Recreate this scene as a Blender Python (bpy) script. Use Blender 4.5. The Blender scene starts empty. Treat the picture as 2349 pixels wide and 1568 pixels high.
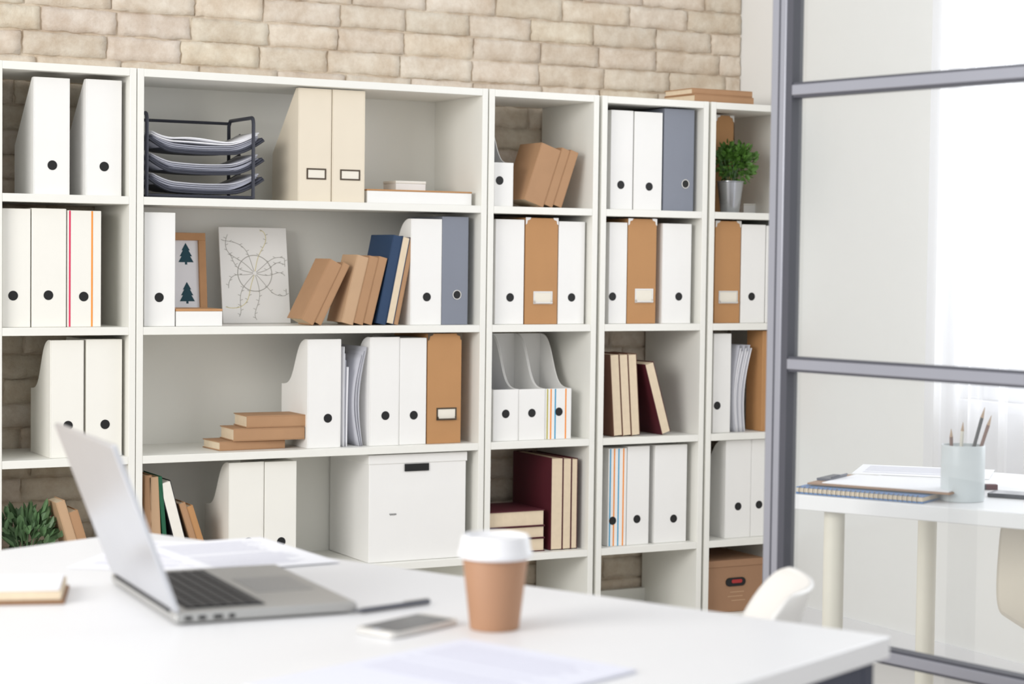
import bpy, bmesh, math, random
from mathutils import Vector, Matrix, noise
random.seed(7)
C = bpy.context.scene.collection
PI = math.pi
# ---------------------------------------------------------------- camera
FPX = 4530.0
TH = math.radians(28.6); PITCH = math.atan(194/FPX); ROLL = .0125
F0 = Vector((math.sin(TH), math.cos(TH), 0)); R0 = Vector((math.cos(TH), -math.sin(TH), 0)); UP = Vector((0,0,1))
CAM = Vector((0, -5.301, 1.22))
Fv = F0*math.cos(PITCH) - UP*math.sin(PITCH); U0 = F0*math.sin(PITCH) + UP*math.cos(PITCH)
Rv = R0*math.cos(ROLL) + U0*math.sin(ROLL); Uv = -R0*math.sin(ROLL) + U0*math.cos(ROLL)
def ray(px, py): return Fv + Rv*((px-1174.5)/FPX) + Uv*((784-py)/FPX)
def onY(px, py, Y): d = ray(px,py); return CAM + d*((Y-CAM.y)/d.y)
def onX(px, py, X): d = ray(px,py); return CAM + d*((X-CAM.x)/d.x)
def onZ(px, py, Z): d = ray(px,py); return CAM + d*((Z-CAM.z)/d.z)
def cw(a, b): v = CAM + R0*a + F0*b; return (v.x, v.y)
def cdir(a, b): v = R0*a + F0*b; return math.atan2(v.y, v.x)
cd = bpy.data.cameras.new('camera'); cam = bpy.data.objects.new('camera', cd); C.objects.link(cam)
cam.matrix_world = Matrix(((Rv.x,Uv.x,-Fv.x,CAM.x),(Rv.y,Uv.y,-Fv.y,CAM.y),(Rv.z,Uv.z,-Fv.z,CAM.z),(0,0,0,1)))
cd.sensor_width = 36; cd.lens = FPX/2349*36; cd.clip_start = .05
cd.dof.use_dof = True; cd.dof.focus_distance = 5.0; cd.dof.aperture_fstop = 4.6
bpy.context.scene.camera = cam
# ---------------------------------------------------------------- materials
def lin(c):
    r = []
    for v in c:
        v /= 255; r.append(v/12.92 if v <= .04045 else ((v+.055)/1.055)**2.4)
    return (*r, 1)
def mat(name, rgb, rough=.5, metal=0, var=.04, scale=12, bump=0, bscale=80, coat=0, trans=0):
    m = bpy.data.materials.new(name); m.use_nodes = True; nt = m.node_tree; N = nt.nodes; L = nt.links
    b = N['Principled BSDF']; b.inputs['Roughness'].default_value = rough; b.inputs['Metallic'].default_value = metal
    b.inputs['Coat Weight'].default_value = coat
    tc = N.new('ShaderNodeTexCoord'); nz = N.new('ShaderNodeTexNoise'); nz.inputs['Scale'].default_value = scale; nz.inputs['Detail'].default_value = 4
    L.new(tc.outputs['Object'], nz.inputs['Vector'])
    mx = N.new('ShaderNodeMix'); mx.data_type = 'RGBA'; c = lin(rgb)
    mx.inputs[6].default_value = tuple(max(0,x*(1-var*2)) for x in c[:3])+(1,); mx.inputs[7].default_value = tuple(min(1,x*(1+var)) for x in c[:3])+(1,)
    L.new(nz.outputs['Fac'], mx.inputs[0]); L.new(mx.outputs[2], b.inputs['Base Color'])
    if bump:
        n2 = N.new('ShaderNodeTexNoise'); n2.inputs['Scale'].default_value = bscale; L.new(tc.outputs['Object'], n2.inputs['Vector'])
        bp = N.new('ShaderNodeBump'); bp.inputs['Strength'].default_value = bump; bp.inputs['Distance'].default_value = .002
        L.new(n2.outputs['Fac'], bp.inputs['Height']); L.new(bp.outputs['Normal'], b.inputs['Normal'])
    return m
M = dict(
 shelf=mat('white_laminate',(238,237,230),.42,var=.01), file=mat('white_card',(240,239,236),.55,var=.012),
 filew=mat('warm_white_card',(239,237,229),.55,var=.012), cream=mat('cream_card',(230,219,199),.6,var=.02),
 kraft=mat('kraft_paper',(178,138,102),.75,var=.06,bump=.2), kraft2=mat('kraft_paper_pale',(196,162,128),.75,var=.05),
 kbox=mat('kraft_board',(186,138,90),.7,var=.04,bump=.15), archive=mat('archive_board',(164,126,96),.8,var=.05,bump=.15),
 grey=mat('grey_plastic',(126,131,143),.45,var=.02), black=mat('black_hole',(14,14,15),.6), wire=mat('dark_wire',(56,58,68),.4,metal=.3),
 mesh=mat('dark_tray',(70,72,84),.45,metal=.3), chrome=mat('chrome',(214,212,208),.3,metal=.25,var=.02), bronze=mat('bronze_metal',(84,72,58),.4,metal=.4),
 page=mat('book_pages',(226,208,180),.8,var=.05,scale=60), pagew=mat('white_pages',(240,236,226),.8,var=.03,scale=60),
 paper=mat('white_paper',(240,240,244),.7,var=.01), paperb=mat('cool_white_paper',(224,225,236),.7,var=.01), paperg=mat('grey_paper',(196,197,205),.7,var=.02), paperd=mat('dark_grey_paper',(168,170,182),.7,var=.04), print=mat('grey_print',(190,190,204),.8),  # paperd is a darker grey paper for the lower sheets in the letter tray
 burg=mat('burgundy_cloth',(84,24,36),.6,var=.08), dark=mat('dark_cloth',(112,76,60),.7,var=.08), blue=mat('navy_cloth',(32,60,94),.6,var=.06),
 green=mat('green_cloth',(22,92,62),.6), blk=mat('black_cover',(32,32,36),.5),
 pink=mat('pink_tape',(222,40,90),.6), orange=mat('orange_tape',(246,150,50),.6), sky=mat('blue_tape',(70,160,200),.6), olive=mat('olive_tape',(190,180,90),.6),
 wood=mat('light_wood',(196,146,98),.5,var=.1,scale=25), teal=mat('teal_ink',(24,70,84),.7), linec=mat('grey_ink',(172,170,164),.8), liney=mat('yellow_ink',(218,206,140),.8),
 wall=mat('white_wall',(232,232,230),.8,var=.008,bump=.05), floor=mat('pale_floor',(206,202,198),.4,var=.05,scale=3),
 desk=mat('desk_white',(234,234,235),.36,var=.006), steel=mat('dark_steel',(66,70,86),.4,metal=.5), alu=mat('laptop_aluminium',(202,204,209),.3,metal=.6,var=.02), base=mat('laptop_base_aluminium',(182,182,180),.4,metal=.6,var=.02),
 keys=mat('black_keys',(40,42,46),.5), screen=mat('dark_screen',(30,32,38),.15), pad=mat('trackpad',(166,168,170),.35,metal=.6), display=mat('phone_display',(78,82,90),.1,metal=.2),
 cupk=mat('kraft_cup',(172,130,100),.6,var=.03), lid=mat('white_plastic',(233,233,235),.35,var=.01), frame=mat('partition_aluminium',(164,165,174),.32,metal=.4,var=.02), penm=mat('pen_grey',(104,106,114),.35,metal=.4),
 gasket=mat('partition_gasket',(76,77,86),.5), leaf=mat('leaf_green',(84,126,48),.5,var=.35,scale=30), leafd=mat('leaf_grey_green',(106,140,96),.5,var=.35,scale=30),
 soil=mat('soil',(60,45,35),.9), zinc=mat('zinc',(176,178,182),.26,metal=1,var=.08), red=mat('red_lining',(170,44,44),.6), shell=mat('chair_shell',(240,238,234),.3,var=.01),
 beige=mat('beige_shell',(228,220,204),.4,var=.01),
 legw=mat('cream_leg',(226,222,208),.45), penc=mat('pencil_wood',(120,84,70),.6), tip=mat('pencil_tip',(180,150,120),.6), holder=mat('pale_grey_metal',(210,217,219),.35,var=.02),
 ink=mat('dark_ink',(60,60,66),.6), nblue=mat('blue_cover',(50,110,170),.5), nbrown=mat('brown_board',(150,112,80),.6), cardboard=mat('label_card',(236,230,216),.7))
def glassmat():
    m = bpy.data.materials.new('veiled_glass'); m.use_nodes = True; N = m.node_tree.nodes; L = m.node_tree.links; N.clear()
    o = N.new('ShaderNodeOutputMaterial'); mx = N.new('ShaderNodeMixShader'); m2 = N.new('ShaderNodeMixShader'); t = N.new('ShaderNodeBsdfTransparent'); g = N.new('ShaderNodeBsdfGlossy'); d = N.new('ShaderNodeBsdfDiffuse')
    t.inputs[0].default_value = (.94,.955,.95,1); g.inputs['Roughness'].default_value = .02; d.inputs[0].default_value = (.9,.93,.92,1); m2.inputs[0].default_value = .07  # white diffuse share paints a veil of reflected light over slight dirt haze
    lw = N.new('ShaderNodeLayerWeight'); lw.inputs[0].default_value = .3; mm = N.new('ShaderNodeMath'); mm.operation = 'MULTIPLY_ADD'; mm.inputs[1].default_value = .5; mm.inputs[2].default_value = .06
    L.new(lw.outputs['Fresnel'], mm.inputs[0]); L.new(mm.outputs[0], mx.inputs[0]); L.new(t.outputs[0], m2.inputs[1]); L.new(d.outputs[0], m2.inputs[2]); L.new(m2.outputs[0], mx.inputs[1]); L.new(g.outputs[0], mx.inputs[2]); L.new(mx.outputs[0], o.inputs[0]); return m
M['glass'] = glassmat()
def curtainmat():
    m = bpy.data.materials.new('sheer_fabric'); m.use_nodes = True; N = m.node_tree.nodes; L = m.node_tree.links; N.clear()
    o = N.new('ShaderNodeOutputMaterial'); a = N.new('ShaderNodeMixShader'); b = N.new('ShaderNodeMixShader')
    t = N.new('ShaderNodeBsdfTransparent'); d = N.new('ShaderNodeBsdfDiffuse'); s = N.new('ShaderNodeBsdfTranslucent')
    d.inputs[0].default_value = (.84,.84,.87,1); s.inputs[0].default_value = (.88,.88,.91,1); a.inputs[0].default_value = .5; b.inputs[0].default_value = .2
    L.new(d.outputs[0], a.inputs[1]); L.new(s.outputs[0], a.inputs[2]); L.new(a.outputs[0], b.inputs[1]); L.new(t.outputs[0], b.inputs[2]); L.new(b.outputs[0], o.inputs[0]); return m
M['sheer'] = curtainmat()
def brickmat():
    m = bpy.data.materials.new('beige_brick'); m.use_nodes = True; nt = m.node_tree; N = nt.nodes; L = nt.links; b = N['Principled BSDF']; b.inputs['Roughness'].default_value = .9
    at = N.new('ShaderNodeAttribute'); at.attribute_name = 'tone'; tc = N.new('ShaderNodeTexCoord')
    nz = N.new('ShaderNodeTexNoise'); nz.inputs['Scale'].default_value = 13; nz.inputs['Detail'].default_value = 9; nz.inputs['Roughness'].default_value = .7; L.new(tc.outputs['Object'], nz.inputs['Vector'])
    cr = N.new('ShaderNodeValToRGB'); cr.color_ramp.elements[0].position = .32; cr.color_ramp.elements[1].position = .66
    cr.color_ramp.elements[0].color = lin((211,193,171)); cr.color_ramp.elements[1].color = lin((239,229,213)); L.new(nz.outputs['Fac'], cr.inputs[0])
    mu = N.new('ShaderNodeMix'); mu.data_type = 'RGBA'; mu.blend_type = 'MULTIPLY'; mu.inputs[0].default_value = 1
    L.new(cr.outputs[0], mu.inputs[6]); L.new(at.outputs['Color'], mu.inputs[7]); L.new(mu.outputs[2], b.inputs['Base Color'])
    n2 = N.new('ShaderNodeTexNoise'); n2.inputs['Scale'].default_value = 34; n2.inputs['Detail'].default_value = 10; n2.inputs['Roughness'].default_value = .7; L.new(tc.outputs['Object'], n2.inputs['Vector'])
    bp = N.new('ShaderNodeBump'); bp.inputs['Strength'].default_value = .9; bp.inputs['Distance'].default_value = .007; L.new(n2.outputs['Fac'], bp.inputs['Height']); L.new(bp.outputs['Normal'], b.inputs['Normal'])
    return m
M['brick'] = brickmat()
# ---------------------------------------------------------------- mesh building
class MB:
    def __init__(s): s.v = []; s.f = []
    def add(s, vs, fs):
        n = len(s.v); s.v += [tuple(p) for p in vs]; s.f += [tuple(i+n for i in q) for q in fs]; return s
    def box(s, x0,x1,y0,y1,z0,z1):
        return s.add([(x0,y0,z0),(x1,y0,z0),(x1,y1,z0),(x0,y1,z0),(x0,y0,z1),(x1,y0,z1),(x1,y1,z1),(x0,y1,z1)],
                     [(0,3,2,1),(4,5,6,7),(0,1,5,4),(1,2,6,5),(2,3,7,6),(3,0,4,7)])
    def prism(s, poly, a0, a1, axis='x'):
        f = {'x':lambda p,a:(a,p[0],p[1]), 'y':lambda p,a:(p[0],a,p[1]), 'z':lambda p,a:(p[0],p[1],a)}[axis]
        n = len(poly); return s.add([f(p,a0) for p in poly]+[f(p,a1) for p in poly], [tuple(range(n))[::-1], tuple(range(n,2*n))]+[(i,(i+1)%n,n+(i+1)%n,n+i) for i in range(n)])
    def tube(s, pts, r, n=8, closed=False):
        pts = [Vector(p) for p in pts]; m = len(pts); rs = r if isinstance(r,(list,tuple)) else [r]*m; vs = []; ref = None
        for i,p in enumerate(pts):
            a = pts[i-1] if (i or closed) else p; b = pts[(i+1)%m] if (i<m-1 or closed) else p
            t = (b-a).normalized()
            if ref is None: ref = Vector((0,0,1)) if abs(t.z)<.9 else Vector((1,0,0))
            u = (ref - t*ref.dot(t)).normalized(); w = t.cross(u); ref = u
            vs += [p+(u*math.cos(2*PI*k/n)+w*math.sin(2*PI*k/n))*rs[i] for k in range(n)]
        fs = [(i*n+k, i*n+(k+1)%n, ((i+1)%m)*n+(k+1)%n, ((i+1)%m)*n+k) for i in range(m if closed else m-1) for k in range(n)]
        if not closed: fs += [tuple(range(n))[::-1], tuple(range((m-1)*n, m*n))]
        return s.add(vs, fs)
    def lathe(s, prof, n=32, c=(0,0,0)):
        vs = [(c[0]+r*math.cos(2*PI*k/n), c[1]+r*math.sin(2*PI*k/n), c[2]+z) for r,z in prof for k in range(n)]
        m = len(prof); fs = [(i*n+k, i*n+(k+1)%n, (i+1)*n+(k+1)%n, (i+1)*n+k) for i in range(m-1) for k in range(n)]
        return s.add(vs, fs+[tuple(range(n))[::-1], tuple(range((m-1)*n,m*n))])
    def discy(s, x, z, r, y0, y1, n=24):
        return s.prism([(x+r*math.cos(2*PI*k/n), z+r*math.sin(2*PI*k/n)) for k in range(n)], y0, y1, 'y')
    def ring(s, x, y, z, R, r, n=24):
        return s.tube([(x+R*math.cos(2*PI*k/n), y, z+R*math.sin(2*PI*k/n)) for k in range(n)], r, 6, True)
    def build(s, name, m, parent=None, bevel=0, smooth=False, seg=2, loc=None):
        me = bpy.data.meshes.new(name); me.from_pydata(s.v, [], s.f)
        bm = bmesh.new(); bm.from_mesh(me); bmesh.ops.recalc_face_normals(bm, faces=bm.faces); bm.to_mesh(me); bm.free()
        me.materials.append(m if not isinstance(m,str) else M[m]); o = bpy.data.objects.new(name, me); C.objects.link(o)
        if smooth or bevel:
            for p in me.polygons: p.use_smooth = True
            me.set_sharp_from_angle(angle=math.radians(38))
        if bevel:
            b = o.modifiers.new('bevel','BEVEL'); b.width = bevel; b.segments = seg; b.limit_method = 'ANGLE'; b.harden_normals = False
        if parent: o.parent = parent
        if loc: o.location = loc
        return o
def thing(name, label, cat, loc=(0,0,0), rotz=0, group=None):
    o = bpy.data.objects.new(name, None); C.objects.link(o); o.empty_display_size = .05
    o.location = loc; o.rotation_euler = (0,0,rotz); o['label'] = label; o['category'] = cat
    if group: o['group'] = group
    return o
def tag(o, label, cat, group=None):
    o['label'] = label; o['category'] = cat
    if group: o['group'] = group
    return o
def struct(o): o['kind'] = 'structure'; return o
# ---------------------------------------------------------------- setting
DEP = .33; YW = .352
WX = onY(1698,120,YW).x
X0W, HW = -1.0, 2.75
b = MB(); tones = []
b.box(X0W, WX, YW, YW+.12, 0, HW); tones += [(.90,.88,.85)]*6
rh, bl, j = .0712, .238, .0042
for r in range(int(HW/rh)):
    z0 = r*rh; x = X0W - (bl*.5 if r%2 else 0) - random.uniform(0,.05)
    while x < WX:
        xa = max(x+j/2, X0W); xe = x+bl+random.uniform(-.022,.022); xb = min(xe-j/2, WX-.002); za = z0+j/2; zb_ = z0+rh-j/2
        x = xe
        if xb-xa < .02: continue
        nx, nz = 20, 7; t = random.uniform(.90,1.0); tn = (t, t*random.uniform(.975,1.0), t*random.uniform(.95,1.0)); sd = random.random()*50; vs = []; fs = []
        tilt = random.uniform(-.004,.004); dz = random.uniform(-.0012,.0012)
        for k in range(nz+1):
            for i in range(nx+1):
                s_, q = i/nx, k/nz; px = xa+(xb-xa)*s_; pz = za+(zb_-za)*q
                w = noise.noise(Vector((px*26+sd, q*6, sd)))*.0055 + noise.noise(Vector((px*75+sd, q*9, sd)))*.003
                edge = i in (0,nx) or k in (0,nz); near = i in (1,nx-1) or k in (1,nz-1)
                yy = YW+.0005 if edge else YW-.0085 - noise.noise(Vector((px*30, pz*45, sd)))*.0038 - noise.noise(Vector((px*80, pz*90, sd)))*.0018 + tilt*(q-.5)*2*.8 + (.0008 if near else 0)
                if k in (0,nz): pz += w+dz
                if i in (0,nx): px += w
                if k == 1: pz = za+.002+w+dz
                if k == nz-1: pz = zb_-.002+w+dz
                if i == 1: px = xa+.002+w
                if i == nx-1: px = xb-.002+w
                vs.append((min(px,WX-.001),yy,pz))
        for k in range(nz):
            for i in range(nx):
                a = k*(nx+1)+i; fs.append((a,a+1,a+nx+2,a+nx+1))
        b.add(vs,fs); tones += [tn]*len(fs)
me = bpy.data.meshes.new('wall_back'); me.from_pydata(b.v, [], b.f); me.materials.append(M['brick'])
ca = me.color_attributes.new('tone','FLOAT_COLOR','CORNER')
for p,tn in zip(me.polygons, tones):
    p.use_smooth = p.index > 5
    for li in p.loop_indices: ca.data[li].color = (*tn,1)
wb = bpy.data.objects.new('wall_back', me); C.objects.link(wb); struct(wb)
struct(MB().box(-6, WX+6, -9, YW, -.05, 0).build('floor','floor'))
yw0 = onX(2205, 500, WX).y; yw1 = yw0-2.2; ZS, ZT = .82, 2.5
w = MB(); w.box(WX,WX+.15,yw0,YW+.12,0,HW); w.box(WX,WX+.15,yw1,yw0,0,ZS); w.box(WX,WX+.15,yw1,yw0,ZT,HW); w.box(WX,WX+.15,-9,yw1,0,HW)
struct(w.build('wall_right','wall'))
w = MB()
for a,c_ in ((yw0-.05,yw0),(yw1,yw1+.05),((yw0+yw1)/2-.03,(yw0+yw1)/2+.03)): w.box(WX+.06,WX+.11,a,c_,ZS,ZT)
w.box(WX+.06,WX+.11,yw1,yw0,ZS,ZS+.05); w.box(WX+.06,WX+.11,yw1,yw0,ZT-.05,ZT); w.box(WX-.03,WX+.06,yw1,yw0,ZS-.03,ZS)
struct(w.build('window_1','lid',bevel=.003))
struct(MB().box(WX-.012,WX,-9,YW-.02,0,.08).build('baseboard_right','lid'))
vs=[];fs=[];n=160
for i in range(n+1):
    y = yw0+.03-(1.5)*i/n; xx = WX-.10+.016*math.sin(i*.45)+.008*math.sin(i*1.07)
    vs += [(xx,y,.50),(xx,y,2.6)]
for i in range(n): fs.append((2*i,2*i+2,2*i+3,2*i+1))
ct = thing('sheer_curtain','sheer white curtain hanging in folds before the bright window','curtain',(0,0,0))
MB().add(vs,fs).build('cloth','sheer',ct,smooth=True)
MB().tube([(WX-.10,yw0+.15,2.62),(WX-.10,yw0-1.6,2.62)],.012).build('rod','frame',ct,smooth=True)
# ---------------------------------------------------------------- bookcases
ZB = [1.375,1.014,.655,.306,.06]; TOPZ = 1.728; T = .019; BT = .022
def XF(px): return onY(px,700,0).x
units = [(XF(5)-T, XF(311.5)), (XF(313.5), XF(1114.5)), (XF(1117.5), XF(1368.5)), (XF(1376), XF(1619)), (XF(1625), min(XF(1625)+.41, WX-.015))]
ulab = ['leftmost white open-backed bookcase, cut by the left side of the photo','widest white bookcase, with a solid white back panel','narrow white open-backed bookcase just right of the widest one',
        'narrow white bookcase with the dark red book leaning left inside','white bookcase farthest right, partly behind the glass partition']
for i,(a,c_) in enumerate(units):
    t = thing('bookcase', ulab[i], 'bookcase', (a,0,0), 0, 'row of white bookcases'); W = c_-a
    MB().box(0,T,0,DEP,0,TOPZ).build('side_panel','shelf',t,.0012); MB().box(W-T,W,0,DEP,0,TOPZ).build('side_panel','shelf',t,.0012)
    MB().box(T,W-T,0,DEP,TOPZ-BT,TOPZ-.0005).build('top_panel','shelf',t,.0012)
    for z in ZB: MB().box(T,W-T,.001,DEP,z-BT,z).build('shelf_board','shelf',t,.0012)
    MB().box(T,W-T,.03,.05,0,ZB[4]-BT).build('plinth','shelf',t)
    if i == 1: MB().box(T,W-T,DEP-.006,DEP,.06,TOPZ-BT).build('back_panel','shelf',t)
    if i != 1: MB().box(T,W-T,DEP-.02,DEP,ZB[4],ZB[4]+.05).build('back_rail','shelf',t)
# ---------------------------------------------------------------- files
last = {}
YF = .028
def span(u,row,p0,p1,ytop,yf=YF,ybot=None):
    yb = {0:470,1:745,2:1015,3:1255,4:1390}[row]; ym = (ytop+yb)/2
    a, c_ = onY(p0,ym,yf).x, onY(p1,ym,yf).x
    a = max(a, units[u][0]+T+.0015, last.get((u,row),-9)+.0006); c_ = min(c_, units[u][1]-T-.0015); last[(u,row)] = c_
    h = onY((p0+p1)/2,ytop,yf).z - ZB[row]
    ceil = (ZB[row-1] if row else TOPZ)-BT-ZB[row]-.004
    return a, c_, min(h,ceil)
def scurve(s):
    f = lambda x: math.tanh((x-.58)*4.6)
    return (f(s)-f(0))/(f(1)-f(0))
def sprof(d,h,style):
    if style == 'slant': return [(0,0),(d,0),(d,h*.44),(.02,h),(0,h)]
    if style == 'curve':
        p = [(0,0),(d,0),(d,h*.56)]; n=20
        for k in range(1,n+1):
            s = k/n; p.append((d-(d-.02)*s, h*.56+h*.44*scurve(s)))
        return p+[(0,h)]
    if style == 'open':
        hs = h*.49; p=[(0,0),(d,0),(d,h),(d-.012,h)]; n=20
        for k in range(1,n+1):
            s = k/n; p.append((d-.012-(d-.03)*s, hs+(h-hs)*scurve(1-s)))
        return p+[(0,hs)]
def hollow(w,h,d,style):
    b = MB(); t=.003; pr = sprof(d,h,style)
    b.prism(pr,0,t); b.prism(pr,w-t,w); hf = h*.49 if style=='open' else h; hb = h if style=='open' else (h*.44 if style=='slant' else h*.56)
    b.box(t,w-t,0,t,0,hf); b.box(t,w-t,d-t,d,0,hb); b.box(t,w-t,t,d-t,0,t)
    return b
def file_box(u,row,p0,p1,yt,label,hole=None,style='full',m='file',name='file_box',cat='file box',group='white file boxes on the shelves',d=.2,ring=None,stripes=(),yf=YF):
    a,c_,h = span(u,row,p0,p1,yt,yf); w = c_-a
    t = thing(name,label,cat,(a,yf,ZB[row]+.0003),0,group)
    if style=='full': MB().box(0,w,0,d,0,h).build('body',m,t,.0015)
    else: hollow(w,h,d,style).build('body',m,t,.0008)
    if hole:
        p = onY(hole[0],hole[1],yf); hx = min(max(p.x-a,.014),w-.014); hz = p.z-ZB[row]
        MB().discy(hx,hz,.0132,-.0008,.0005).build('finger_hole','black',t)
        if ring: MB().ring(hx,-.001,hz,.0135,.0015).build('hole_ring',ring,t,smooth=True)
    for (sx,cm) in stripes:
        X = onY(sx,(yt+900)/2 if row==2 else yt+130,yf).x-a; hh = h*.49 if style=='open' else h
        if 0.002<X<w-.002: MB().box(X-.0022,X+.0022,-.0007,.0004,.001,hh-.001).build('tape_stripe',cm,t)
    return t
def label_holder(t,a,zb,x0,x1,y0,y1,yf,mm,pull=False):
    p=onY(x0,y1,yf); q=onY(x1,y0,yf); xa,xb,za,zb2 = p.x-a,q.x-a,p.z-zb,q.z-zb; r=.0045
    h = MB().box(xa,xb,-.0015,.0004,za,za+r).box(xa,xb,-.0015,.0004,zb2-r,zb2).box(xa,xa+r,-.0015,.0004,za+r,zb2-r).box(xb-r,xb,-.0015,.0004,za+r,zb2-r).build('label_holder',mm,t)
    MB().box(xa+r,xb-r,-.0007,.0003,za+r,zb2-r).build('label_card','cardboard',h)
    if pull: MB().tube([(xa+.004,-.002,za+.010),(xa+.004,-.008,za+.004),(xb-.004,-.008,za+.004),(xb-.004,-.002,za+.010)],.0022,6).build('pull',mm,h,smooth=True)
def kraft_file(u,row,p0,p1,yt,label,lh=None,mm='chrome',yf=YF,d=.24,group='brown kraft file boxes on the shelves',corner=True):
    a,c_,h = span(u,row,p0,p1,yt,yf); w=c_-a
    t = thing('kraft_file_box',label,'file box',(a,yf,ZB[row]+.0003),0,group)
    MB().box(0,w,0,d,0,h).build('body','kbox',t,.0015)
    if corner and w>.04:
        for s in (0,1):
            sg=1 if s==0 else -1; x0=0 if s==0 else w
            MB().prism([(x0-sg*.0006,h+.001),(x0+sg*.018,h+.001),(x0+sg*.015,h-.005),(x0+sg*.006,h-.008),(x0+sg*.004,h-.018),(x0-sg*.0006,h-.021)],-.0012,.0004,'y').build('corner_guard',mm,t)
    if lh: label_holder(t,a,ZB[row],*lh,yf,mm,True)
    return t
file_box(0,0,77,160,178,'white slanted file box, left one of the two atop the leftmost bookcase',(120,379),'slant')
file_box(0,0,197,279,183,'white slanted file box, right one of the two atop the leftmost bookcase',(239,382),'slant')
file_box(0,1,5,70,478,'cream-white file box cut by the left side of the photo',(30,678),m='filew')
file_box(0,1,73,152,478,'plain white file box just left of the one with pink tape',(111,677),m='filew')
file_box(0,1,155,232,483,'white file box with a pink and an orange stripe down its spine',(192,680),m='filew',stripes=((160,'pink'),(211,'orange')))
file_box(0,2,115,192,780,'white curved file box behind the raised laptop screen',(156,976),'curve',m='filew')
file_box(0,2,198,280,778,'white file box right of the curved one behind the laptop screen',(241,973),m='filew')
G='cream magazine files'
for (p0,p1,yt,st,lab,lh) in ((684,760,203,'slant','cream slanted magazine file, left of the pair with framed labels',(703,748,387,411)),(762,837,207,'slant','cream magazine file beside the flat white box, right of its pair',(780,826,390,413))):
    a,c_,h = span(1,0,p0,p1,yt); t=thing('magazine_file',lab,'magazine file',(a,YF,ZB[0]+.0003),0,G)
    hollow(c_-a,h,.2,st).build('body','cream',t,.0008); label_holder(t,a,ZB[0],*lh,YF,'bronze')
file_box(1,1,331,402,487,'white file box at the left end of the widest bookcase, beside the tree picture',(365,682),d=.19)
last[(1,1)] = XF(930)
file_box(1,1,942,1013,502,'white curved file box between the brown-covered books and grey binder',(979,681),'curve')
file_box(1,1,1014,1074,497,'tall grey binder in the widest bookcase',(1048,676),m='grey',name='binder',cat='binder',ring='chrome',group='grey lever arch binders',d=.24)
file_box(1,2,705,782,778,'white curved magazine file right of the three stacked brown books',(752,959),'curve')
file_box(1,2,848,916,773,'white curved magazine file right of the loose bent papers',(884,953),'curve')
file_box(1,2,917,978,775,'white file box touching the kraft box in the widest bookcase',(949,952))
kraft_file(1,2,981,1058,765,'brown kraft file box with dark bronze label holder and corners',(1001,1047,934,964),'bronze')
file_box(1,3,525,605,1060,'white curved magazine file in front of the leaning books, low in the widest bookcase',(570,1243),'curve',m='filew')
file_box(1,3,607,680,1058,'white file box left of the big lidded storage box',(645,1242),m='filew')
file_box(2,0,1133,1178,268,'short-fronted white magazine file holding a grey folder at top left',(1146,414),'open',name='magazine_file',cat='magazine file',group='open-front magazine files')
file_box(2,1,1136,1202,503,'white file box left of a kraft box, under the leaning kraft books',(1170,682))
kraft_file(2,1,1205,1279,500,'brown kraft file box with white label, below the three leaning kraft books',(1223,1267,668,697))
file_box(2,1,1281,1341,508,'white file box right of the kraft box, below the three leaning kraft books',(1311,682))
file_box(2,2,1132,1190,770,'open-front magazine file stuffed with grey papers, first of three',(1160,949),'open',name='magazine_file',cat='magazine file',group='open-front magazine files')
file_box(2,2,1191,1251,770,'plain empty open-front magazine file, middle of three',(1220,947),'open',name='magazine_file',cat='magazine file',group='open-front magazine files')
file_box(2,2,1252,1311,770,'open-front magazine file with coloured stripes, last of three',(1282,944),'open',name='magazine_file',cat='magazine file',group='open-front magazine files',stripes=((1257,'olive'),(1265,'orange'),(1275,'sky'),(1299,'orange')))
file_box(3,0,1401,1452,253,'white file box at top of the fourth bookcase, farthest from the grey binder',(1424,424))
file_box(3,0,1455,1519,257,'white file box touching the grey binder in the fourth bookcase',(1489,428))
file_box(3,0,1523,1592,250,'grey binder beside two white file boxes, near the glass partition',(1572,422),m='grey',name='binder',cat='binder',ring='chrome',group='grey lever arch binders',d=.24)
file_box(3,1,1397,1438,510,'narrow white file box left of kraft box in fourth bookcase',(1404,680))
kraft_file(3,1,1440,1505,502,'brown kraft file box with metal label holder in the fourth bookcase',(1456,1498,662,694))
file_box(3,1,1519,1585,513,'white curved file box right of kraft box in fourth bookcase',(1557,680),'curve')
file_box(3,3,1395,1437,1028,'white file box with blue and orange stripes, low in fourth bookcase',(1405,1194),stripes=((1399,'sky'),(1408,'orange'),(1418,'sky'),(1429,'orange')))
file_box(3,3,1439,1489,1023,'plain white file box right beside the blue and orange striped one',(1461,1190))
file_box(3,3,1502,1575,1020,'white file box standing apart, right of the striped and plain ones',(1545,1189))
kraft_file(4,0,1641,1682,265,'brown kraft file box standing behind the potted plant',None,yf=.13,d=.19)
kraft_file(4,1,1640,1698,507,'brown kraft file box below the potted plant in the zinc pot',(1648,1692,667,696))
file_box(4,1,1700,1755,515,'white file box right of the kraft box under the potted plant',(1724,680))
file_box(4,1,1757,1810,518,'white file box mostly hidden behind the partition post',(1790,680))
file_box(4,2,1636,1676,765,'white file box left of the bent papers, beside the glass partition',(1645,930))
file_box(4,3,1664,1722,1005,'white file box above the cardboard archive box, left of its pair',(1693,1161),'curve')
file_box(4,3,1723,1775,1005,'white file box above the cardboard archive box, right of its pair',(1741,1157))
kraft_file(4,2,1748,1800,755,'brown kraft file box half behind the partition post, right of bent papers',None,corner=False,d=.09)
a = units[2][0]+T+.006
tag(MB().prism([(.11,.004),(.19,.004),(.19,.30),(.16,.305),(.075,.17),(.075,.004)],a,a+.016).build('folder','grey',loc=(0,.03,ZB[0])),'grey folder in the short-fronted magazine file','folder')
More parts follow.
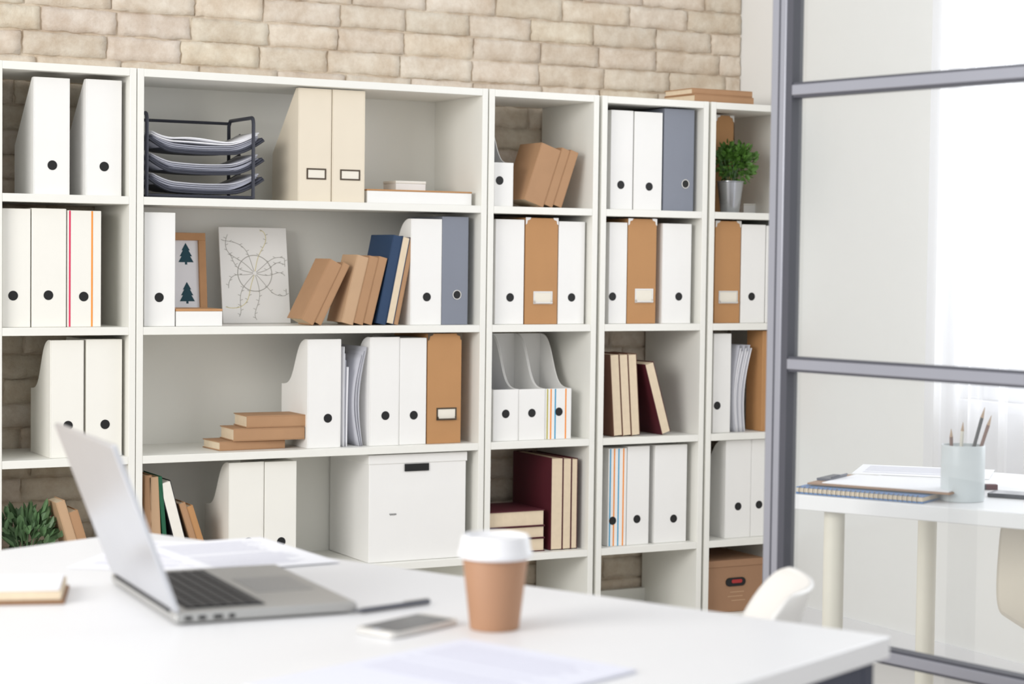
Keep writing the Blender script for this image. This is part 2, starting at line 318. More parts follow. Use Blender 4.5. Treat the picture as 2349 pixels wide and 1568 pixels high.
for k in range(4):
    o=MB().prism([(.03,.004),(.19,.004),(.185,.27-.02*k),(.14,.285-.02*k),(.06,.2-.015*k),(.03,.15)],0,.0025).build('document','paperg',loc=(units[2][0]+T+.01+k*.012,.03,ZB[2]+.001))
    tag(o,'grey document standing in the first open-front magazine file','document','grey documents in a magazine file')
# ---------------------------------------------------------------- books
def book(loc, t, d, h, ang, label, cm='kraft', pm='page', spine='front', group=None, name='book', lean='right', rot=None):
    o = thing(name,label,'book',loc,0,group); o.rotation_euler = rot if rot else (0,ang,0)
    x0,x1 = (-t,0) if lean=='right' else (0,t); c=.0022
    b = MB().box(x0,x0+c,0,d,0,h).box(x1-c,x1,0,d,0,h)
    if spine=='front': b.box(x0+c,x1-c,0,c,0,h); py=(c,d-.003)
    else: b.box(x0+c,x1-c,d-c,d,0,h); py=(.0008,d-c)
    b.build('cover',cm,o,.0008)
    MB().box(x0+c,x1-c,py[0],py[1],.003,h-.003).build('page_block',pm,o)
    return o
def leangroup(u,row,px0,ang,items,yf=.03,side='right',gap=.0008):
    X = onY(px0,{0:475,1:743,2:990,3:1262}[row],yf).x
    for (t,d,h,lab,cm,pm,sp,grp) in items:
        if side=='right': X += (t+gap)/math.cos(ang); book((X,yf,ZB[row]+.0005),t,d,h,ang,lab,cm,pm,sp,grp)
        else: book((X,yf,ZB[row]+.0005),t,d,h,-ang,lab,cm,pm,sp,grp,lean='left'); X += (t+gap)/math.cos(ang)
    return X
g='kraft-covered books leaning in the widest bookcase'
leangroup(1,1,683,math.radians(27),[(.042,.11,.198,'thick kraft-covered book leaning most, next to the map print','kraft','page','front',g),(.022,.11,.197,'thin kraft-covered book leaning against the thickest one','kraft','page','front',g)])
leangroup(1,1,781,math.radians(14),[(.038,.11,.205,'pale kraft-covered book, thickest of three leaning gently','kraft2','page','front',g),(.030,.11,.205,'middle of the three gently leaning kraft-covered books','kraft','page','front',g),(.027,.11,.204,'kraft-covered book leaning right against the tall navy book','kraft','page','front',g)])
leangroup(1,1,862,math.radians(11.5),[(.030,.16,.268,'tall navy blue book leaning among the kraft books','blue','page','front',None),(.025,.16,.266,'tall book with cream pages facing out, beside the navy one','blue','page','back',None),(.014,.16,.266,'tall thin brown book leaning against the white curved file box','kraft','page','front',None)])
g='kraft-covered books leaning in the third bookcase'
leangroup(2,0,1196,math.radians(19),[(.072,.14,.187,'thickest of the three leaning kraft-covered books, next to the brick gap','kraft','page','front',g),(.03,.14,.188,'middle one of three leaning kraft books, thinner than its left neighbour','kraft','page','front',g),(.03,.14,.182,'rightmost thin kraft book leaning toward the side panel','kraft','page','front',g)])
g='kraft books behind the laptop screen'
leangroup(0,3,184,math.radians(17),[(.026,.10,.235,'kraft book beside the leafy plant, leaning left','kraft2','page','front',g),(.026,.10,.205,'kraft book behind the laptop, right of another kraft book','kraft','page','front',g)],side='left')
leangroup(1,3,331,0,[(.02,.15,.29,'brown book upright at the left end of the low shelf','kraft','page','front',None)])
leangroup(1,3,352,math.radians(3),[(.028,.15,.284,'pale brown book beside the green one','kraft2','page','front',None)],side='left')
leangroup(1,3,381,math.radians(5),[(.012,.16,.286,'thin dark green book low in the widest bookcase','green','page','front',None)],side='left')
leangroup(1,3,420,math.radians(15),[(.034,.17,.275,'black-covered book with white pages facing out, leaning left','blk','pagew','back',None)],side='left')
leangroup(1,3,462,math.radians(18),[(.018,.10,.215,'dark kraft book leaning left, after the white-paged book','kraft','page','front',None),(.018,.10,.205,'last kraft book leaning left, nearest the curved magazine file','kbox','page','front',None)],side='left')
g='books with pages facing out in the fourth bookcase'
leangroup(3,2,1408,math.radians(4),[(.033,.14,.262,'brown-covered book against the side panel, pages facing out','dark','page','back',g),(.032,.14,.262,'brown-covered book, second from the side panel, pages out','dark','page','back',g),(.032,.14,.262,'brown-covered book, third from the side panel, pages out','dark','page','back',g)],side='left')
leangroup(3,2,1519,math.radians(17),[(.034,.14,.238,'dark red book leaning most, right end of its group','burg','page','back',g)],side='left')
g='upright burgundy books'
leangroup(2,3,1262,0,[(.042,.25,.29,'taller burgundy book standing upright beside the flat stack','burg','page','back',g),(.03,.25,.288,'burgundy upright book sandwiched between two others','burg','page','back',g),(.022,.25,.286,'burgundy upright book nearest the side panel','burg','page','back',g)])
def flatbook(x,y,z,w,d,t,rz,label,cm='kraft',pm='page',group=None,front='pages'):
    o = thing('book',label,'book',(x,y,z),rz,group); c=.0028
    b=MB().box(0,w,0,d,0,c).box(0,w,0,d,t-c,t)
    if front=='pages': b.box(0,w,d-c,d,c,t-c); MB().box(.003,w-.003,.004,d-c,c,t-c).build('page_block',pm,o)
    else: b.box(0,w,0,c,c,t-c); MB().box(.003,w-.003,c,d-.004,c,t-c).build('page_block',pm,o)
    b.build('cover',cm,o,.0008); return o
g='flat stack of burgundy books'; z=ZB[3]+.0005
x4=onY(1254,1220,.03).x
for k,(t,lab) in enumerate(((.042,'burgundy book at the bottom of the flat stack'),(.038,'burgundy book in the middle of the flat stack'),(.05,'thickest burgundy book on top of the flat stack'))):
    flatbook(units[2][0]+T+.004,.03-.004*k,z,x4-units[2][0]-T-.01-.003*k,.2,t,0,lab,'burg','page',g); z+=t+.0006
g='stack of three kraft-covered books'; z=ZB[2]+.0005
for (pa,pb,t,rz,yy,lab) in ((470,658,.026,.06,.05,'kraft book at the bottom of the stack of three'),(502,697,.036,-.03,.045,'kraft book in the middle of the stack of three'),(532,701,.035,-.05,.05,'kraft book on top of the stack of three')):
    xa=onY(pa,1000,yy).x; xb=onY(pb,1000,yy).x; flatbook(xa+.045,yy,z,(xb-xa)-.045,.125,t,rz,lab,'kraft','page',g,'spine'); z+=t+.0006
g='kraft books on top of the bookcases'; z=TOPZ+.0005
xa=onY(1590,230,.04).x
flatbook(xa,.03,z,.24,.17,.024,0.05,'kraft book, lower of two lying on the bookcase top','kraft','page',g,'spine')
flatbook(xa-.004,.04,z+.0245,.24,.16,.02,0.02,'kraft book, upper of two lying on the bookcase top','kraft','page',g,'spine')
# ---------------------------------------------------------------- letter tray
xa=onY(334,380,.05).x; xb=onY(578,380,.05).x; W=xb-xa
lt=thing('letter_tray','dark three-level letter tray filled with papers','letter tray',(xa,.04,ZB[0]))
for x in (0,W):
    p=[(x,0,.003)]+[(x,0,.215)]+[(x,.012*(1-math.cos(a))/1,.215+.02*math.sin(a)) for a in (PI/6,PI/3,PI/2)]+[(x,.188,.235)]+[(x,.2,.22),(x,.2,.003)]
    MB().tube(p,.0055,8).build('side_frame','wire',lt,smooth=True)
for p,r in ((((0,.2,.228),(W,.2,.228)),.0045),(((0,.2,.01),(W,.2,.01)),.003),(((0,0,.006),(W,0,.006)),.005)): MB().tube(p,r).build('cross_bar','wire',lt,smooth=True)
for lv,z in enumerate((.026,.081,.138)):
    vs=[];fs=[];n=28;m_=10
    for j_ in range(m_+1):
        for i in range(n+1):
            s=i/n; q=j_/m_; x=.006+(W+.028)*s; y=.006+.186*q
            side=max(0,(s-.74)/.26)**1.6*.034+max(0,(.2-s)/.2)**1.6*.028
            vs.append((x, y, z-.010*math.sin(PI*s)+side+.022*max(0,(q-.85)/.15)**2))
    for j_ in range(m_):
        for i in range(n): a=j_*(n+1)+i; fs.append((a,a+1,a+n+2,a+n+1))
    o=MB().add(vs,fs).build('tray','mesh',lt,smooth=True); s_=o.modifiers.new('thick','SOLIDIFY'); s_.thickness=.009; s_.offset=-1
    MB().tube([vs[i] for i in range(n+1)],.0042,6).build('rim','wire',o,smooth=True)
    np_ = 6 if lv==2 else 5
    for k in range(np_):
        vv=[];ff=[];nn=20; rr=random.uniform(-.004,.010)
        for q in (0,1):
            for i in range(nn+1):
                s=i/nn; x=.014+rr+(W-.008+.002*k)*s; top=k>=np_-2
                vv.append((xa+x,.050+.168*q+rr*.3,ZB[0]+z+.005-.010*math.sin(PI*s)+.0055*k+.024*max(0,(s-.74)/.26)**1.6+.016*max(0,(.2-s)/.2)**1.6+(.014*math.sin(PI*min(1,s*1.3))**2*(k-3)*.4 if top and lv==2 else 0)))
        for i in range(nn): ff.append((i,i+1,nn+2+i,nn+1+i))
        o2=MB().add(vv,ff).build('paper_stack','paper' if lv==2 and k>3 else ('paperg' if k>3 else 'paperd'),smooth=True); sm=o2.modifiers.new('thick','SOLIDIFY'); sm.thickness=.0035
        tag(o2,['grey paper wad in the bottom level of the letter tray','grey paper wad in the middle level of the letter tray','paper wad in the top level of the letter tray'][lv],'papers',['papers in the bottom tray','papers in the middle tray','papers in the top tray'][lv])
xa=onY(843,450,.03).x; xb=min(onY(1082,450,.03).x,units[1][1]-T-.003)
t=thing('flat_box','flat white box with a brown lid rim beside the cream magazine files','box',(xa,.03,ZB[0]+.0005))
MB().box(0,xb-xa,0,.2,0,.036).build('body','file',t,.001); MB().box(-.0008,xb-xa+.0008,-.001,.201,.0362,.041).build('lid','kbox',t,.001)
xs=onY(908,430,.11).x
t=thing('small_box','small white box on the flat box','box',(xs,.11,ZB[0]+.0418))
MB().box(0,.1,0,.09,0,.022).build('body','file',t,.001); MB().box(-.001,.101,-.001,.091,.0222,.03).build('lid','filew',t,.001)
xs=onY(404,725,.03).x; xe=onY(510,725,.03).x
t=thing('small_box','small white box with kraft lid in front of the tree picture','box',(xs,.03,ZB[1]+.0005))
MB().box(0,xe-xs,0,.14,0,.042).build('body','file',t,.001); MB().box(-.0006,xe-xs+.0006,-.001,.141,.0422,.049).build('lid','wood',t,.001)
yp=.232; xa=onY(352,620,yp).x; xb=onY(478,620,yp).x; W=xb-xa; H=onY(440,533,yp).z-ZB[1]
t=thing('framed_picture','wood-framed picture of dark pine trees behind the small box','picture',(xa,yp,ZB[1]+.001)); t.rotation_euler=(math.radians(-6),0,0)
MB().box(0,W,0,.018,0,.022).box(0,W,0,.018,H-.022,H).box(0,.022,0,.018,.022,H-.022).box(W-.022,W,0,.018,.022,H-.022).build('frame','wood',t,.001)
pr=MB().box(.021,W-.021,.008,.012,.021,H-.021).build('print','paper',t)
def tree(x,z,s):
    p=[(-.06,0),(-.06,.12),(-.42,.12),(-.24,.42),(-.34,.42),(-.16,.72),(-.23,.72),(0,1.1),(.23,.72),(.16,.72),(.34,.42),(.24,.42),(.42,.12),(.06,.12),(.06,0)]
    return MB().prism([(x+a*s*.95,z+c*s) for a,c in p],.0072,.0085,'y')
for (px,py) in ((431,606),(431,696),(388,618)):
    p=onY(px,py,yp+.01); tree(p.x-xa,max(p.z-ZB[1]-.0,.024),.058).build('tree','teal',pr)
B=onZ(512,742,ZB[1]); yb=min(B.y,.27); xa=onY(512,742,yb).x; xb=onY(667,742,yb).x; W=xb-xa; H=.288
t=thing('map_print','white board with a thin-lined transit map leaning on the back panel','poster',(xa,yb,ZB[1]+.001)); t.rotation_euler=(math.radians(-9),0,0)
pr=MB().box(0,W,0,.006,0,H).build('board','file',t,.0006)
cx,cz=W*.5,H*.52
def ln(pts,r=.0008): return MB().tube([(x,-.0004,z) for x,z in pts],r,5)
MB().tube([(cx+.054*math.cos(k*PI/24),-.0004,cz+.054*math.sin(k*PI/24)) for k in range(48)],.0011,5,True).build('ring_line','linec',t)
for k in range(12):
    a=k*2*PI/12+.2+random.uniform(-.12,.12); pts=[]; L_=.135 if abs(math.sin(a))>.6 else .09
    for i in range(22):
        s=i/21; r_=.006+L_*s; aa=a+.5*math.sin(s*3+k*1.7)*s*s; pts.append((min(max(cx+r_*math.cos(aa),.01),W-.01),min(max(cz+r_*math.sin(aa),.01),H-.01)))
    ln(pts).build('route_line','liney' if k in (2,8) else 'linec',t)
    tick=MB()
    for i in range(8,21,2):
        x,z=pts[i]; sg=1 if i%4 else -1; tick.tube([(x,-.0004,z),(x+.008*sg,-.0004,z+.0035)],.0007,4)
    tick.build('station_marks','linec',t)
def bent(x,y,z,d,h,amp,off,m='paper',ph=0):
    vs=[];fs=[];n=14
    for q in (0,1):
        for i in range(n+1):
            s=i/n; vs.append((x+off*s+amp*math.sin(PI*s+ph), y+d*q, z+h*s))
    for i in range(n): fs.append((i,i+1,n+2+i,n+1+i))
    o=MB().add(vs,fs).build('loose_paper',m,smooth=True); s_=o.modifiers.new('thick','SOLIDIFY'); s_.thickness=.0012; return o
x0=onY(786,900,.04).x; X1=onY(840,900,.04).x
for k in range(10):
    u=k/9
    if k<4: o=bent(x0+.003+k*.0035,.035+.004*(k%3),ZB[2]+.001,.19,.295-.02*k,-.001,.001*k,'paper' if k!=2 else 'paperg')
    else:
        v=(k-4)/5; o=bent(X1-.010-.012*(1-v),.035+.006*(k%2),ZB[2]+.001,.19,.30-.03*(1-v)-.01*(k%2),-.022+.004*v,.004+.008*v,'paper' if k%2 else 'paperg')
    tag(o,'loose bent paper between two curved magazine files','paper','loose papers in the widest bookcase')
x0=onY(1684,900,.04).x
for k in range(8):
    o=bent(x0+.004+k*.0055,.035,ZB[2]+.001,.19,.285-.01*(k%3),-.016,.012+.0015*k,'paper' if k%3 else 'paperg')
    tag(o,'loose bent paper between white box and kraft box','paper','loose papers in the last bookcase')
xa=onY(845,1160,.02).x; xb=min(onY(1071,1160,.02).x,units[1][1]-T-.004); W=xb-xa; H=.322
t=thing('storage_box','large white lidded storage box with a black label','box',(xa,.02,ZB[3]+.0005))
MB().box(.003,W-.003,.003,.295,0,H-.003).build('body','file',t,.002); MB().box(0,W,0,.298,H-.028,H).build('lid','file',t,.002)
p=onY(929,1081,.02); q=onY(984,1062,.02); MB().box(p.x-xa,q.x-xa,-.0012,.004,p.z-ZB[3],q.z-ZB[3]).build('label_slot','black',t)
p=onY(893,1180,.023); wv=[(p.x-xa+.0012*i,.0022,p.z-ZB[3]+.0035*math.sin(i*1.7)) for i in range(20)]
MB().tube(wv,.0005,4).build('scribble','ink',t)
xa=units[4][0]+T+.004; W=.24; H=onY(1690,1285,.03).z-ZB[4]
t=thing('archive_box','brown cardboard archive box with a red hand hole','box',(xa,.03,ZB[4]+.0005))
MB().box(.003,W-.003,.003,.27,0,H-.002).build('body','archive',t,.002); MB().box(0,W,0,.273,H-.02,H+.003).build('lid','archive',t,.002)
p=onY(1688,1334,.03); hx=p.x-xa; hz=p.z-ZB[4]
def stad(x,z,w,h,n=10): return [(x+w/2-h/2+h/2*math.cos(a),z+h/2*math.sin(a)) for a in [-PI/2+PI*k/n for k in range(n+1)]]+[(x-w/2+h/2+h/2*math.cos(a),z+h/2*math.sin(a)) for a in [PI/2+PI*k/n for k in range(n+1)]]
MB().prism(stad(hx,hz,.078,.028),-.0005,.004,'y').build('hand_hole','black',t); MB().prism(stad(hx+.004,hz+.002,.042,.012),-.0012,.0,'y').build('lining','red',t)
for k,(a,bb) in enumerate(((-.02,.035),(-.03,.03),(-.015,.04))): MB().box(hx+a,hx+bb,.002,.0034,hz-.035-.014*k,hz-.0325-.014*k).build('printed_line','kraft2',t)
# ---------------------------------------------------------------- plants
def leafmesh(n,rx,ry,rz,L_,w_,c,droop=.2,up=.4,xmin=-9,lo=.35):
    b=MB()
    for i in range(n):
        d=Vector((random.gauss(0,1),random.gauss(0,1),random.gauss(.35,1))).normalized(); rr=random.uniform(lo,1)**.6*random.uniform(.85,1.1)
        p=Vector((c[0]+d.x*rx*rr,c[1]+d.y*ry*rr,c[2]+d.z*rz*rr)); t=(d+Vector((0,0,up))+Vector((random.gauss(0,.4),random.gauss(0,.4),random.gauss(0,.3)))).normalized()
        s=t.cross(Vector((random.random()-.5,random.random()-.5,random.random()-.5))).normalized(); nn=t.cross(s); l=L_*random.uniform(.6,1.2); w=w_*random.uniform(.7,1.2)
        if (p+t*l).x < xmin+.01 or p.x < xmin+.012: continue
        b.add([p,p+t*l*.35+s*w+nn*w*.3,p+t*l*.75+s*w*.8+nn*w*.2,p+t*l,p+t*l*.75-s*w*.8+nn*w*.2,p+t*l*.35-s*w+nn*w*.3,p+t*l*.5],[(0,1,6),(1,2,6),(2,3,6),(3,4,6),(4,5,6),(5,0,6)])
    return b
P=onY(1674,486,.065); hp=onY(1674,416,.065).z-ZB[0]
t=thing('potted_plant','small bushy green plant in a zinc pot','plant',(P.x,.065,ZB[0]+.0005))
MB().lathe([(.030,0),(.031,.002),(.0435,hp-.004),(.0465,hp-.002),(.0465,hp),(.0425,hp),(.040,hp-.012)],32).build('pot','zinc',t,smooth=True)
MB().lathe([(.039,hp-.014),(.039,hp-.012)],24).build('soil','soil',t)
leafmesh(560,.080,.05,.066,.022,.0068,(.014,0,hp+.058),xmin=-.066,lo=.15).build('foliage','leaf',t)
st=MB()
for k in range(14): a=k*.45; st.tube([(0.01*math.cos(a),.01*math.sin(a),hp-.012),(.02*math.cos(a),.02*math.sin(a),hp+.03),(.04*math.cos(a),.035*math.sin(a),hp+.07)],.0012,5)
st.build('stem','leafd',t)
xs=onY(1706,472,.2).x
t=thing('small_box','small white box behind the plant in the zinc pot','box',(xs,.2,ZB[0]+.0005)); MB().box(0,.055,0,.08,0,.03).build('body','file',t,.001); MB().box(-.001,.056,-.001,.081,.0302,.036).build('lid','filew',t,.001)
x0=units[0][0]+T
t=thing('potted_plant','leafy green plant in a white pot behind the desk','plant',(x0+.086,.09,ZB[3]+.0005))
MB().lathe([(.045,0),(.047,.002),(.06,.08),(.062,.085),(.058,.085),(.055,.07)],32).build('pot','lid',t,smooth=True)
MB().lathe([(.054,.068),(.054,.072)],24).build('soil','soil',t)
leafmesh(210,.090,.055,.080,.048,.0095,(.006,0,.120),up=.7,xmin=-.084,lo=.1).build('foliage','leafd',t)
st=MB()
for k in range(12): a=k*.52; st.tube([(.015*math.cos(a),.015*math.sin(a),.07),(.04*math.cos(a),.04*math.sin(a),.16)],.0016,5)
st.build('stem','leafd',t)
# ---------------------------------------------------------------- desk
DZ=.75
c1=onZ(320,1218,DZ); c2=onZ(2043,1458,DZ); dv=c2-c1; LD=dv.length; dr=math.atan2(dv.y,dv.x)
t=thing('desk','large white desk in the foreground with dark steel frame','desk',(c1.x,c1.y,0),dr)
WD=1.1
MB().box(0,LD,-WD,0,DZ-.028,DZ).build('desktop','desk',t,.002)
fr=MB().box(.03,LD-.012,-.05,-.02,DZ-.09,DZ-.0285).box(.03,LD-.012,-WD+.02,-WD+.05,DZ-.09,DZ-.0285).box(.03,.06,-WD+.05,-.05,DZ-.09,DZ-.0285).box(LD-.042,LD-.012,-WD+.05,-.05,DZ-.09,DZ-.0285)
fr.build('frame','steel',t,.002)
for x in (.03,LD-.062):
    for y in (-.07,-WD+.02): MB().box(x,x+.05,y,y+.05,0,DZ-.0905).build('leg','steel',t,.003)
def cpos(px,py,z): p=onZ(px,py,z); return (p.x,p.y,z)
P1=cpos(402,1434,DZ+.001)
t=thing('laptop','open silver laptop on the desk, seen from its side','laptop',(P1[0],P1[1],DZ+.0006),cdir(.907,.42))
LW=.345; LD2=.245
ba=MB().box(0,LD2,0,LW,.002,.015).build('base','base',t,.004,seg=3)
MB().box(.022,.128,.028,LW-.028,.0148,.0156).build('keyboard_well','keys',ba)
kb=MB()
for r in range(6):
    for k in range(14):
        kb.box(.025+r*.0172,.025+r*.0172+.0148,.031+k*.0204,.031+k*.0204+.0178,.0157,.0172)
kb.build('keys','keys',ba)
MB().box(.145,.225,.12,.235,.0148,.0156).build('trackpad','pad',ba)
for x0_,x1_ in ((.012,.022),(.03,.04),(.05,.062),(.07,.078)): MB().box(x0_,x1_,-.0006,.001,.006,.011).build('port','black',ba)
be=math.radians(21); hl=.230
ux,uz=-math.sin(be),math.cos(be); nx_,nz_=math.cos(be),math.sin(be)
def lidbox(a0,a1,t0,t1,y0,y1):
    P=lambda a,q:( .004+ux*a+nx_*q, .016+uz*a+nz_*q)
    return MB().prism([P(a0,t0),P(a1,t0),P(a1,t1),P(a0,t1)],y0,y1,'y')
ld=lidbox(0,hl,-.0035,.0035,0,LW).build('lid','alu',t,.003,seg=3)
lidbox(.008,hl-.006,.0033,.0041,.006,LW-.006).build('screen','screen',ld)
MB().tube([(.003,.03,.0155),(.003,LW-.03,.0155)],.005,10).build('hinge','keys',t,smooth=True)
P=cpos(935,1442,DZ)
t=thing('smartphone','white smartphone lying on the desk left of the coffee cup','phone',(P[0],P[1],DZ+.0005),cdir(.60,.80))
def rrect(w,h,r,n=5):
    o=[]
    for cx_,cy_,a0 in ((w/2-r,h/2-r,0),(-w/2+r,h/2-r,PI/2),(-w/2+r,-h/2+r,PI),(w/2-r,-h/2+r,1.5*PI)):
        o+=[(cx_+r*math.cos(a0+PI/2*k/n),cy_+r*math.sin(a0+PI/2*k/n)) for k in range(n+1)]
    return o
MB().prism(rrect(.132,.065,.009),0,.0075,'z').build('case','chrome',t,.001); MB().prism(rrect(.108,.059,.001),.0074,.0079,'z').build('display','display',t)
MB().prism([(x-.059,y) for x,y in rrect(.009,.009,.0044)],.0074,.008,'z').build('home_button','paperg',t)
A=onZ(806,1411,DZ); Bp=onZ(985,1386,DZ); d=Bp-A; L_=d.length
t=thing('pen','dark grey slim pen between the laptop and phone','pen',(A.x,A.y,DZ+.0045),math.atan2(d.y,d.x))
MB().tube([(0,0,0),(.006,0,0),(.02,0,0),(L_-.004,0,0),(L_,0,0)],[.0006,.0016,.0037,.0037,.003],12).build('barrel','penm',t,smooth=True)
MB().tube([(L_-.045,0,.0047),(L_-.003,0,.0047)],.0011,6).build('clip','chrome',t,smooth=True)
P=onZ(1134,1440,DZ)
t=thing('coffee_cup','brown paper coffee cup with a white lid','cup',(P.x,P.y,DZ+.0005))
MB().lathe([(.027,.003),(.0305,.003),(.031,0),(.0315,.002),(.0422,.096),(.042,.0965),(.03,.0965)],48).build('paper_cup','cupk',t,smooth=True)
MB().lathe([(.041,.091),(.0465,.091),(.0475,.094),(.0475,.097),(.046,.100),(.0452,.103),(.0432,.116),(.0422,.1185),(.0398,.1185),(.038,.114),(.01,.113)],48).build('lid','lid',t,smooth=True)
def sheetw(x,y,rz,w,h,label,zo=0,text=True,z=DZ,tm='print',half=0,m='paper'):
    t=thing('paper_sheet',label,'paper',(x,y,z+.0006+zo),rz)
    MB().box(-w/2,w/2,-h/2,h/2,0,.0006+(.003 if m=='paperb' else 0)).build('sheet',m,t)
    if text:
        b=MB(); y=h/2-.03; zz=.0006+(.003 if m=='paperb' else 0)
        while y>-h/2+.03+half:
            b.box(-w/2+.02,w/2-.02-random.uniform(0,.04),y,y+.0018,zz,zz+.0002); y-=.0075 if random.random()>.12 else .018
        b.build('printed_text',tm,t)
    return t
P=onZ(385,1275,DZ); sheetw(P.x,P.y,dr+.5,.21,.297,'printed sheet behind the laptop, lower of two',0)
P=onZ(545,1272,DZ); sheetw(P.x,P.y,dr+1.2,.21,.297,'printed sheet behind the laptop, nearer the storage box',.0012)
K=Vector((-.0526,2.395)); e1=Vector((.764,-.645)); e2=Vector((-.645,-.764)); Kc=K+e1*.13+e2*.18
sheetw(*cw(Kc.x,Kc.y),cdir(*e1),.26,.36,'large sheet at the bottom edge of the photo, in front of the phone',0,half=.12,m='paperb')
P=onZ(148,1386,DZ)
t=thing('notebook','open notebook with white pages and brown cover at left of desk','notebook',(P.x,P.y,DZ+.0005),cdir(.985,.17))
MB().box(-.25,0,0,.135,0,.004).build('cover','nbrown',t,.001); MB().box(-.248,-.004,.004,.131,.0042,.017).build('page_block','page',t,.002)
MB().box(-.246,-.007,.006,.127,.0172,.0195).build('top_sheets','paper',t,.001)
# ---------------------------------------------------------------- chairs
def chair(label,xy,rz,top=.80,m='shell'):
    t=thing('shell_chair',label,'chair',(xy[0],xy[1],0),rz)
    prof=[(.23,.43),(.21,.447),(.12,.437),(0,.425),(-.10,.43),(-.17,.46),(-.205,.53),(-.225,.62),(-.24,.70),(-.255,top-.015),(-.262,top)]
    wid=[.17,.20,.215,.22,.22,.22,.22,.215,.20,.165,.12]; cur=[.0,.015,.035,.05,.06,.075,.08,.075,.06,.04,.03]
    vs=[];fs=[];n=12
    for i,(y,z) in enumerate(prof):
        k=min(1,max(0,(i-3)/4))
        for q in range(n+1):
            s=q/n*2-1; c_=cur[i]*abs(s)**2.2; vs.append((wid[i]*s, y+c_*k*1.1, z+c_*(1-k)*1.2))
    for i in range(len(prof)-1):
        for q in range(n): a=i*(n+1)+q; fs.append((a,a+1,a+n+2,a+n+1))
    o=MB().add(vs,fs).build('shell',m,t,smooth=True); s=o.modifiers.new('sub','SUBSURF'); s.levels=2; s.render_levels=2; s=o.modifiers.new('thick','SOLIDIFY'); s.thickness=.007
    for sx in (-1,1):
        for sy in (-1,1): MB().tube([(sx*.11,sy*.1-.01,.405),(sx*.2,sy*.2-.01,0)],[.014,.009],10).build('leg','wood',t,smooth=True)
    MB().tube([(-.11,-.11,.40),(.11,-.11,.40),(.11,.09,.40),(-.11,.09,.40)],.008,8,True).build('underframe','steel',t,smooth=True)
    return t
pc=onZ(1838,1320,.775)
rz=cdir(-1,.12)-PI/2
fx=R0*(-1)+F0*.12; fx.normalize()
chair('white shell chair tucked behind the far edge of the desk',(pc.x+fx.x*.25,pc.y+fx.y*.25),rz,.768)
# ---------------------------------------------------------------- glass partition
sz=3.6; S=cw(.464,sz); pr_=cdir(.629,-.777)
t=thing('glass_partition','glazed partition with grey metal frame at the right','partition',(S[0],S[1],0),pr_)
PWd=1.15; PH=2.3; sw=.036; dp=.03; gw=.015
def zat(py,px=1815): return 1.22-(py-598)*sz/FPX
bars=[zat(213),zat(832),zat(1452)]
for x in (0,PWd-sw):
    o=MB().box(x,x+sw,0,dp,0,PH).build('stile','frame',t,.002)
    MB().box(x+sw*.5,x+sw*.6,-.0006,.001,.01,PH-.01).build('groove','gasket',o)
    MB().box(x+sw if x==0 else x-gw,x+sw+gw if x==0 else x,.001,dp-.001,.02,PH-.02).build('gasket','gasket',o)
for z in bars:
    o=MB().box(sw+gw,PWd-sw-gw,0,dp,z-.0095,z+.0095).build('glazing_bar','frame',t,.0015)
    for a_,b_ in ((z+.0095,z+.0135),(z-.0135,z-.0095)): MB().box(sw+gw,PWd-sw-gw,.003,dp-.001,a_,b_).build('gasket','gasket',o)
MB().box(sw,PWd-sw,0,dp,0,.06).build('bottom_rail','frame',t,.002); MB().box(sw,PWd-sw,0,dp,PH-.05,PH).build('top_rail','frame',t,.002)
zs=[.06]+sorted(bars)+[PH-.05]
for a_,b_ in zip(zs,zs[1:]): MB().add([(sw,.02,a_),(PWd-sw,.02,a_),(PWd-sw,.02,b_),(sw,.02,b_)],[(0,1,2,3)]).build('glass_pane','glass',t)
# ---------------------------------------------------------------- table behind glass
tc_=onZ(1808,1132,DZ); tr=cdir(.828,-.561)
t=thing('side_table','white table with round cream legs behind the glass','table',(tc_.x,tc_.y,0),tr)
TL=1.3; TW=.68
MB().box(0,TL,0,TW,DZ-.030,DZ).build('tabletop','desk',t,.002)
for x in (.075,TL-.08):
    for y in (.06,TW-.13): MB().tube([(x,y,0),(x,y,DZ-.0305)],.021,20).build('leg','legw',t,smooth=True)
def tl(x,y): v=Matrix.Rotation(tr,3,'Z')@Vector((x,y,0)); return tc_.x+v.x, tc_.y+v.y
t=thing('spiral_notebook','spiral notebook with blue cover under the clipboard','notebook',(*tl(.01,.015),DZ+.0005),tr+.02)
MB().box(0,.27,0,.19,0,.003).build('back_cover','nblue',t); MB().box(.002,.268,.002,.188,.0032,.012).build('page_block','page',t); MB().box(0,.27,0,.19,.0122,.0135).build('front_cover','nblue',t)
sp=MB()
for k in range(26): sp.tube([(.008+k*.010,.004+.0075*math.cos(a),.0072+.0075*math.sin(a)) for a in [i*PI/5 for i in range(10)]],.0008,4,True)
sp.build('spiral','bronze',t)
t=thing('clipboard','brown clipboard with a white sheet on the notebook','clipboard',(*tl(.02,.045),DZ+.0165),tr+.05)
MB().box(0,.30,0,.2,0,.004).build('board','nbrown',t,.001); MB().box(.03,.295,.006,.194,.0042,.006).build('sheet','paper',t)
MB().box(.0,.03,.05,.14,.0045,.009).tube([(.028,.06,.01),(.04,.075,.014),(.04,.115,.014),(.028,.13,.01)],.002,6).build('clip','steel',t)
P=onZ(2207,1147,DZ)
t=thing('pencil_cup','pale grey cylindrical pencil holder','holder',(P.x,P.y,DZ+.0005))
MB().lathe([(.0,.0),(.042,0),(.0428,.002),(.0428,.108),(.042,.11),(.0395,.11),(.039,.004),(.001,.004)],40).build('cup','holder',t,smooth=True)
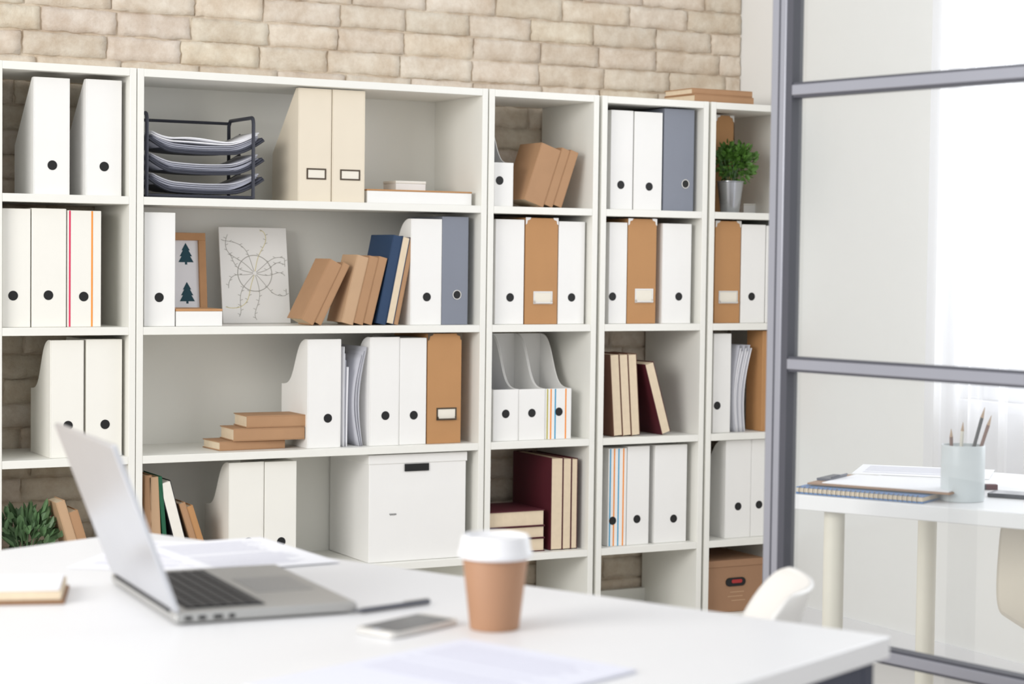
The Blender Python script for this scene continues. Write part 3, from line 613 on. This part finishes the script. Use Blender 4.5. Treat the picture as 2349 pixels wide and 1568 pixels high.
for k,(ox,oy,dx,lab,hh) in enumerate(((.012,.01,.045,'dark pencil leaning farthest right in the holder',.178),(.018,-.006,.05,'brown pencil leaning right beside the dark pencil',.163),(-.006,.005,.008,'pale pencil upright in the middle of the holder',.148),(-.022,.0,-.004,'shorter brown pencil at the left of the holder',.135))):
    b0=P+R0*(ox-dx*.3)+F0*oy; t2=thing('pencil',lab,'pencil',(b0.x,b0.y,DZ+.007),0,'pencils in the holder')
    d=R0*dx+Vector((0,0,hh))
    MB().tube([Vector((0,0,0)),d*.88],.0036,6).build('shaft',['blk','penc','legw','penc'][k],t2)
    MB().tube([d*.88,d*.97,d],[.0036,.0012,.0004],6).build('point','tip',t2)
P=onZ(2352,1141,DZ); t=thing('smartphone','dark phone on the table behind the glass','phone',(P.x,P.y,DZ+.0005),tr+.1)
MB().prism(rrect(.14,.068,.009),0,.0075,'z').build('case','wire',t,.001); MB().prism(rrect(.12,.06,.002),.0074,.0079,'z').build('display','screen',t)
P=onZ(2264,1122,DZ); t=thing('eraser','small dark eraser behind the pencil holder','eraser',(P.x,P.y,DZ+.0005),tr+.6)
MB().box(-.02,.02,-.009,.009,0,.01).build('rubber','wire',t,.002); MB().box(-.004,.0202,-.0093,.0093,-.0001,.0103).build('sleeve','burg',t)
P=onZ(2120,1082,DZ); sheetw(P.x,P.y,tr+.3,.297,.21,'white sheet lying on the table behind the glass',0,True)
cc=cw(1.272,4.05); chair('beige shell chair behind the glass, cut by the right side of the photo',cc,cdir(.561,.828)-PI/2,.76,'beige')
# ---------------------------------------------------------------- light
wd=bpy.data.worlds.new('world'); bpy.context.scene.world=wd; wd.use_nodes=True
wd.node_tree.nodes['Background'].inputs[0].default_value=(.96,.975,1,1); wd.node_tree.nodes['Background'].inputs[1].default_value=.90
def area(name,loc,target,sx,sy,power,col=(1,1,1)):
    l=bpy.data.lights.new(name,'AREA'); l.shape='RECTANGLE'; l.size=sx; l.size_y=sy; l.energy=power; l.color=col
    o=bpy.data.objects.new(name,l); C.objects.link(o); o.location=loc; o.rotation_euler=(Vector(target)-Vector(loc)).to_track_quat('-Z','Y').to_euler()
area('window_light',(-2.6,-3.2,2.3),(2.5,0,.9),2.6,1.7,165,(1,.98,.95))
area('window_light_right',(WX+.6,yw0-1.1,1.7),(2,-2.5,.8),2,1.6,62,(.95,.97,1))
bpy.context.scene.view_settings.view_transform='Standard'
